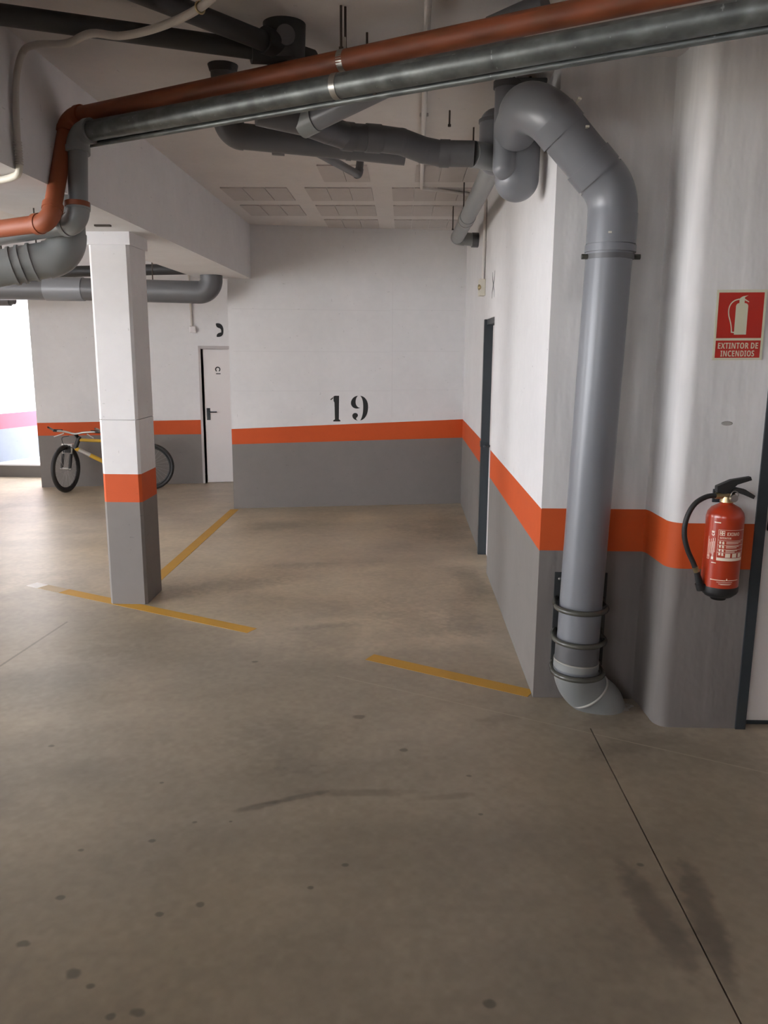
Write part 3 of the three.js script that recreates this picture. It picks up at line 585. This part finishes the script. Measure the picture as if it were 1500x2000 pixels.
{
  const o = thing('far_pipe', 'dark grey horizontal pipe with an upturned end above the far storage door', 'pipe');
  run(o, [[-6.5, 2.40, -8.7], [-3.4, 2.395, -8.7], [-2.005, 2.365, -8.7], [-2.005, 2.62, -8.7]], 0.115, M.pvcDark, { bend: [0.3, 0.13], er: 1.0, seg: 32 });
  mesh('coupling', rod([-3.75, 2.396, -8.7], [-3.35, 2.394, -8.7], 0.122, 0.122, 32), M.pvc, o);
  const p = thing('far_pipe', 'black pipe behind the pillar above the dark grey pipe', 'pipe');
  mesh('pipe_section', rod([-3.9, 2.62, -9.3], [-2.35, 2.66, -9.3], 0.06, 0.06, 24), M.pvcCharcoal, p);
  const q = thing('far_pipe', 'blunt dark pipe end hanging before the bright opening', 'pipe');
  mesh('pipe_section', rod([-5.6, 2.33, -9.5], [-4.52, 2.325, -9.5], 0.075, 0.07, 24), M.pvcDark, q);
  mesh('end_cap', rod([-4.56, 2.325, -9.5], [-4.47, 2.325, -9.5], 0.062, 0.05, 24), M.pvcDark, q);
  for (const [x, l] of [[-2.62, 'right thin rod above the far grey pipe'], [-2.85, 'left thin rod above the far grey pipe']]) { const r = thing('hanger_rod', l, 'rod', [x, 0, -8.7], 0, 'rods above the far pipe'); mesh('threaded_rod', rod([0, 2.46, 0], [0, H + 0.01, 0], 0.006, 0.006, 8), M.rust, r); }
}
{
  const [x, z] = fw(2.0, 0.02), o = thing('junction_box', 'small white junction box left of the far storage door', 'box', [x, 2.035, z], fwTurn);
  mesh('housing', box(0.085, 0.085, 0.04, 0, 0, 0, 0.008), M.doorWhite, o); mesh('cover', box(0.07, 0.07, 0.012, 0, 0, 0.022, 0.006), M.doorWhite, o);
  mesh('cable_duct', rod([-0.01, 0.04, 0], [-0.03, 0.9, 0], 0.013, 0.013, 12), M.conduit, o);
}
{
  const o = thing('bulkhead_lamp', 'grey oval bulkhead lamp under the ceiling beside the pillar top', 'lamp', [-2.7, 2.72, -8.2]);
  mesh('lamp_base', new THREE.SphereGeometry(0.1, 24, 12).scale(1, 0.35, 0.7), M.pvcLight, o); mesh('stem', rod([0, 0, 0], [0, 0.39, 0], 0.012), M.pvcLight, o);
}

// ---------------------------------------------------------------- fire extinguisher and sign
{
  const o = thing('fire_extinguisher', 'red fire extinguisher with black hose hanging on the wall', 'extinguisher', [1.452, 0.69, -3.585]);
  const prof = [[0, 0.055], [0.079, 0.055], [0.081, 0.06], [0.081, 0.385], [0.076, 0.405], [0.062, 0.424], [0.04, 0.437], [0.027, 0.444], [0.027, 0.456], [0, 0.456]].map(([x, y]) => new THREE.Vector2(x, y));
  mesh('cylinder', new THREE.LatheGeometry(prof, 48), M.red, o);
  const base = [[0, 0], [0.033, 0], [0.035, 0.014], [0.06, 0.018], [0.078, 0.035], [0.0825, 0.045], [0.0825, 0.068], [0.08, 0.07], [0, 0.07]].map(([x, y]) => new THREE.Vector2(x, y));
  mesh('base_skirt', new THREE.LatheGeometry(base, 40), M.rubber, o);
  mesh('valve', join([rod([0, 0.45, 0], [0, 0.475, 0], 0.03, 0.026, 16), rod([-0.055, 0.478, 0.008], [0.03, 0.478, 0], 0.014, 0.014, 12), rod([0, 0.47, 0], [0, 0.51, 0], 0.015, 0.013, 12)]), M.brass, o);
  mesh('gauge', rod([0.015, 0.472, 0.026], [0.018, 0.472, 0.04], 0.017, 0.017, 16), M.steel, o);
  mesh('pull_ring', new THREE.TorusGeometry(0.016, 0.0025, 8, 20).translate(0.025, 0.485, 0.02), M.steel, o);
  const lever = extrude(poly([[-0.05, 0.0], [-0.05, 0.022], [0.01, 0.05], [0.09, 0.064], [0.094, 0.054], [0.035, 0.034], [0.012, 0.012], [0.01, -0.006], [-0.025, -0.006]]), 0.026, 0.003).translate(0.0, 0.498, -0.013);
  mesh('squeeze_lever', lever, M.rubber, o);
  mesh('carry_handle', extrude(poly([[0.004, -0.002], [0.03, 0.008], [0.065, 0.0], [0.108, -0.026], [0.104, -0.036], [0.06, -0.018], [0.03, -0.008], [0.006, -0.014]]), 0.024, 0.003).translate(0.008, 0.505, -0.012), M.rubber, o);
  const hose = mesh('hose', tube([[-0.05, 0.479, 0.008], [-0.09, 0.476, 0.012], [-0.145, 0.445, 0.02], [-0.178, 0.385, 0.025], [-0.185, 0.31, 0.025], [-0.165, 0.235, 0.025], [-0.135, 0.175, 0.025], [-0.115, 0.13, 0.025]], 0.0115, 60, 14), M.rubber, o);
  mesh('ferrule', rod([-0.125, 0.155, 0.025], [-0.115, 0.132, 0.025], 0.014, 0.014, 16), M.brass, hose);
  mesh('nozzle', join([rod([-0.116, 0.134, 0.025], [-0.095, 0.07, 0.022], 0.012, 0.017, 16), rod([-0.1, 0.078, 0.022], [-0.088, 0.048, 0.02], 0.018, 0.019, 16), box(0.04, 0.03, 0.03, -0.075, 0.062, 0.02, 0.006)]), M.rubber, hose);
  mesh('wall_hook', join([box(0.05, 0.06, 0.01, 0, 0.46, -0.1), box(0.02, 0.012, 0.1, 0, 0.468, -0.055)]), M.frame, o);
  // printed label wrapped on the cylinder
  const cv = document.createElement('canvas'); cv.width = 1024; cv.height = 1280; const g = cv.getContext('2d');
  g.fillStyle = 'rgb(173,53,22)'; g.fillRect(0, 0, 1024, 1280);
  const ink = 'rgb(240,225,205)'; g.fillStyle = ink; g.strokeStyle = ink;
  g.fillRect(300, 40, 130, 20); g.fillRect(300, 800, 100, 16);
  g.save(); g.translate(300, 330); g.rotate(-Math.PI / 2); g.font = 'bold 84px sans-serif'; g.fillText('CE', 20, 20); g.restore();
  for (let k = 0; k < 8; k++) g.fillRect(190 + k * 22, 330 + (k * 53) % 120, 8, 380 - (k * 37) % 150);
  g.lineWidth = 8; g.strokeRect(190, 690, 50, 60); g.fillRect(285, 700, 50, 50);
  g.lineWidth = 6; g.strokeRect(400, 180, 600, 570);
  g.lineWidth = 10; for (const [x, y] of [[430, 200], [480, 200], [430, 245], [480, 245]]) g.strokeRect(x, y, 38, 34);
  g.font = 'bold 84px sans-serif'; g.fillText('EXIMO', 560, 280); g.font = 'bold 46px sans-serif'; g.fillText('EXTINTOR', 430, 345);
  for (const y of [370, 460, 540, 600]) g.fillRect(400, y, 600, 6);
  for (let k = 0; k < 4; k++) { g.fillRect(430, 390 + k * 72, 34, 50); g.beginPath(); g.arc(505, 410 + k * 72, 20, 0, 7); g.fill(); g.fillRect(488, 425 + k * 72, 40, 20); }
  g.font = '28px sans-serif'; for (let k = 0; k < 3; k++) { for (let q = 0; q < 2; q++) g.fillRect(560, 395 + k * 78 + q * 26, 330 - q * 60 - k * 40, 12); }
  for (let k = 0; k < 3; k++) { g.fillRect(560 + k * 140, 615, 100, 75); }
  g.fillRect(400, 700, 600, 56);
  g.fillRect(310, 1120, 300, 14); g.fillRect(660, 1120, 260, 10); g.beginPath(); g.moveTo(635, 1080); g.lineTo(615, 1128); g.lineTo(655, 1128); g.fill();
  g.fillRect(440, 1160, 320, 7); g.fillRect(480, 1190, 260, 9); g.fillRect(520, 1205, 190, 6);
  const t = new THREE.CanvasTexture(cv); t.colorSpace = THREE.SRGBColorSpace;
  const lab = new THREE.CylinderGeometry(0.0814, 0.0814, 0.31, 40, 1, true, -1.72, 2.75);
  mesh('printed_label', lab.translate(0, 0.225, 0), new THREE.MeshPhysicalMaterial({ map: t, roughness: 0.3, clearcoat: 0.4, clearcoatRoughness: 0.2 }), o).userData.label = 'white printed instructions';
}
{
  const o = thing('fire_extinguisher_sign', 'red sign reading EXTINTOR DE INCENDIOS on the wall above the extinguisher', 'sign', [1.4785, 1.912, -3.688]);
  o.rotation.z = 0.6 * D2R;
  mesh('sign_plate', box(0.216, 0.302, 0.004, 0, 0, 0.002), std({ color: lin(0.50, 0.48, 0.36), roughness: 0.45 }), o);
  const cv = document.createElement('canvas'); cv.width = 720; cv.height = 1008; const g = cv.getContext('2d');
  const pale = 'rgb(203,200,174)', red = 'rgb(176,36,22)';
  g.fillStyle = pale; g.fillRect(0, 0, 720, 1008); g.fillStyle = red; g.fillRect(30, 40, 655, 650); g.fillRect(30, 725, 655, 250);
  g.fillStyle = pale; g.strokeStyle = pale;
  g.beginPath(); g.moveTo(285, 640); g.lineTo(285, 235); g.quadraticCurveTo(288, 195, 330, 190); g.lineTo(330, 130); g.quadraticCurveTo(345, 105, 385, 92); g.lineTo(455, 80); g.lineTo(405, 108); g.lineTo(405, 128); g.lineTo(470, 168); g.lineTo(468, 182); g.lineTo(405, 150); g.lineTo(405, 190); g.quadraticCurveTo(458, 192, 462, 235); g.lineTo(462, 640); g.closePath(); g.fill();
  g.lineWidth = 17; g.beginPath(); g.moveTo(330, 135); g.bezierCurveTo(190, 150, 165, 270, 195, 380); g.bezierCurveTo(215, 440, 240, 500, 247, 605); g.lineTo(285, 608); g.stroke();
  g.textAlign = 'center'; g.font = 'bold 118px sans-serif';
  g.save(); g.translate(358, 842); let w = g.measureText('EXTINTOR DE').width; g.scale(600 / w, 1); g.fillText('EXTINTOR DE', 0, 0); g.restore();
  g.save(); g.translate(358, 955); w = g.measureText('INCENDIOS').width; g.scale(500 / w, 1); g.fillText('INCENDIOS', 0, 0); g.restore();
  const t = new THREE.CanvasTexture(cv); t.colorSpace = THREE.SRGBColorSpace;
  mesh('sign_print', new THREE.PlaneGeometry(0.216, 0.302).translate(0, 0, 0.0043), std({ map: t, roughness: 0.4 }), o);
}

// ---------------------------------------------------------------- bicycle against the far wall
{
  const b = thing('bicycle', 'mountain bicycle with yellow frame leaning on the far wall behind the pillar', 'bicycle', [-4.22, 0, -9.98], 14 * D2R);
  const R = 0.3, WB = 1.02;
  const alu = M.steel, yel = std({ color: lin(0.55, 0.33, 0.03), roughness: 0.35 }), silver = std({ color: lin(0.5, 0.48, 0.46), metalness: 0.6, roughness: 0.35 });
  function wheel(x, turn) {
    const w = new THREE.Group(); w.name = 'wheel'; w.position.set(x, R, 0); w.rotation.y = turn; b.add(w);
    mesh('tyre', new THREE.TorusGeometry(R - 0.024, 0.025, 12, 56), M.rubber, w); mesh('rim', new THREE.TorusGeometry(R - 0.055, 0.011, 8, 48), M.pvcCharcoal, w);
    const sp = []; for (let k = 0; k < 24; k++) { const a = k / 24 * Math.PI * 2; sp.push(rod([0.02 * Math.cos(a + 1.2), 0.02 * Math.sin(a + 1.2), (k % 2 - 0.5) * 0.04], [(R - 0.055) * Math.cos(a), (R - 0.055) * Math.sin(a), 0], 0.0012, 0.0012, 4)); }
    mesh('spokes', join(sp), alu, w); mesh('hub', rod([0, 0, -0.04], [0, 0, 0.04], 0.018, 0.018, 12), alu, w);
  }
  const st = 1.15;   // steering angle, front wheel turned towards the viewer
  wheel(0, st); wheel(WB, 0);
  const head = [0.17, 0.66, 0], headLow = [0.13, 0.555, 0], bb = [0.60, 0.30, 0], seatTop = [0.76, 0.70, 0], rear = [WB, R, 0];
  mesh('down_tube', rod(headLow, bb, 0.026, 0.026, 14), yel, b); mesh('down_tube_print', rod([0.17, 0.534, 0], [0.30, 0.463, 0], 0.0268, 0.0268, 14), silver, b).userData.label = 'silver lettered band';
  mesh('top_tube', rod(head, [0.735, 0.62, 0], 0.02, 0.02, 14), yel, b); mesh('seat_tube', rod(bb, seatTop, 0.018, 0.018, 14), M.rubber, b); mesh('head_tube', rod(headLow, [0.185, 0.70, 0], 0.027, 0.027, 14), M.rubber, b);
  for (const s of [-0.05, 0.05]) { mesh('chain_stay', rod([bb[0], bb[1], s * 0.6], [rear[0], rear[1], s], 0.011), yel, b); mesh('seat_stay', rod([0.735, 0.6, s * 0.4], [rear[0], rear[1], s], 0.01), yel, b); }
  const f = new THREE.Group(); f.name = 'front_fork'; b.add(f); f.position.set(0, R, 0); f.rotation.y = st;
  for (const s of [-0.055, 0.055]) { mesh('fork_leg', rod([0, 0, s], [0.05, 0.18, s], 0.019, 0.019, 12), M.rubber, f); mesh('stanchion', rod([0.05, 0.17, s], [0.085, 0.29, s], 0.014, 0.014, 12), alu, f); }
  mesh('fork_crown', box(0.07, 0.05, 0.16, 0.085, 0.285, 0, 0.015), silver, f); mesh('number_plate', box(0.012, 0.09, 0.11, 0.045, 0.24, 0, 0.008), M.rubber, f); mesh('axle', rod([0, 0, -0.075], [0, 0, 0.075], 0.012), alu, f);
  const h = new THREE.Group(); h.name = 'handlebar'; b.add(h); h.position.set(0.17, 0.72, 0); h.rotation.y = st;
  mesh('stem', rod([0.01, -0.04, 0], [-0.06, 0.02, 0], 0.02), M.rubber, h);
  mesh('bar', tube([[-0.02, 0.05, -0.3], [-0.055, 0.04, -0.12], [-0.065, 0.02, 0], [-0.055, 0.04, 0.12], [-0.02, 0.05, 0.3]], 0.0125, 40, 10), alu, h);
  for (const s of [-1, 1]) { mesh('grip', rod([-0.025, 0.05, s * 0.2], [-0.02, 0.05, s * 0.32], 0.018, 0.018, 12), M.rubber, h); mesh('bar_end', tube([[-0.02, 0.05, s * 0.315], [-0.07, 0.08, s * 0.33], [-0.13, 0.10, s * 0.32]], 0.012, 14, 10), silver, h); mesh('brake_lever', rod([-0.05, 0.02, s * 0.16], [-0.1, -0.02, s * 0.27], 0.007), silver, h); }
  mesh('brake_cable', tube([[0.08, 0.72, 0.1], [0.0, 0.70, 0.12], [0.02, 0.6, 0.09], [0.1, 0.56, 0.03]], 0.004, 30, 6), M.rubber, b);
  mesh('seat_post', rod([0.75, 0.68, 0], [0.79, 0.82, 0], 0.014), alu, b);
  mesh('saddle', new THREE.SphereGeometry(0.13, 24, 12).scale(1, 0.28, 0.5).translate(0.80, 0.84, 0), M.rubber, b);
  mesh('chainring', new THREE.TorusGeometry(0.085, 0.008, 6, 36).translate(bb[0], bb[1], 0.05), M.pvcCharcoal, b);
  mesh('crank', join([rod([0.6, 0.3, 0.07], [0.66, 0.145, 0.075], 0.011), rod([0.6, 0.3, -0.07], [0.54, 0.455, -0.075], 0.011), rod([0.6, 0.3, -0.075], [0.6, 0.3, 0.075], 0.016)]), alu, b);
  for (const [x, y, z] of [[0.66, 0.14, 0.12], [0.54, 0.46, -0.12]]) mesh('pedal', box(0.09, 0.022, 0.08, x, y, z, 0.005), M.rubber, b);
}
// small wall chip and a stray wood plug under the beam
tag(mesh('plaster_chip', new THREE.SphereGeometry(0.02, 12, 8).scale(1.3, 0.5, 0.12).translate(1.464, 1.48, -3.69), M.mortar), 'small chipped patch on the wall between sign and extinguisher', 'chip');

tag(mesh('wood_wedge', box(0.1, 0.012, 0.03, -1.86, 2.535, -5.2, 0.003).rotateY(0), M.rust), 'dark wood scrap stuck under the beam beside the pillar top', 'scrap');

renderer.render(scene, camera);
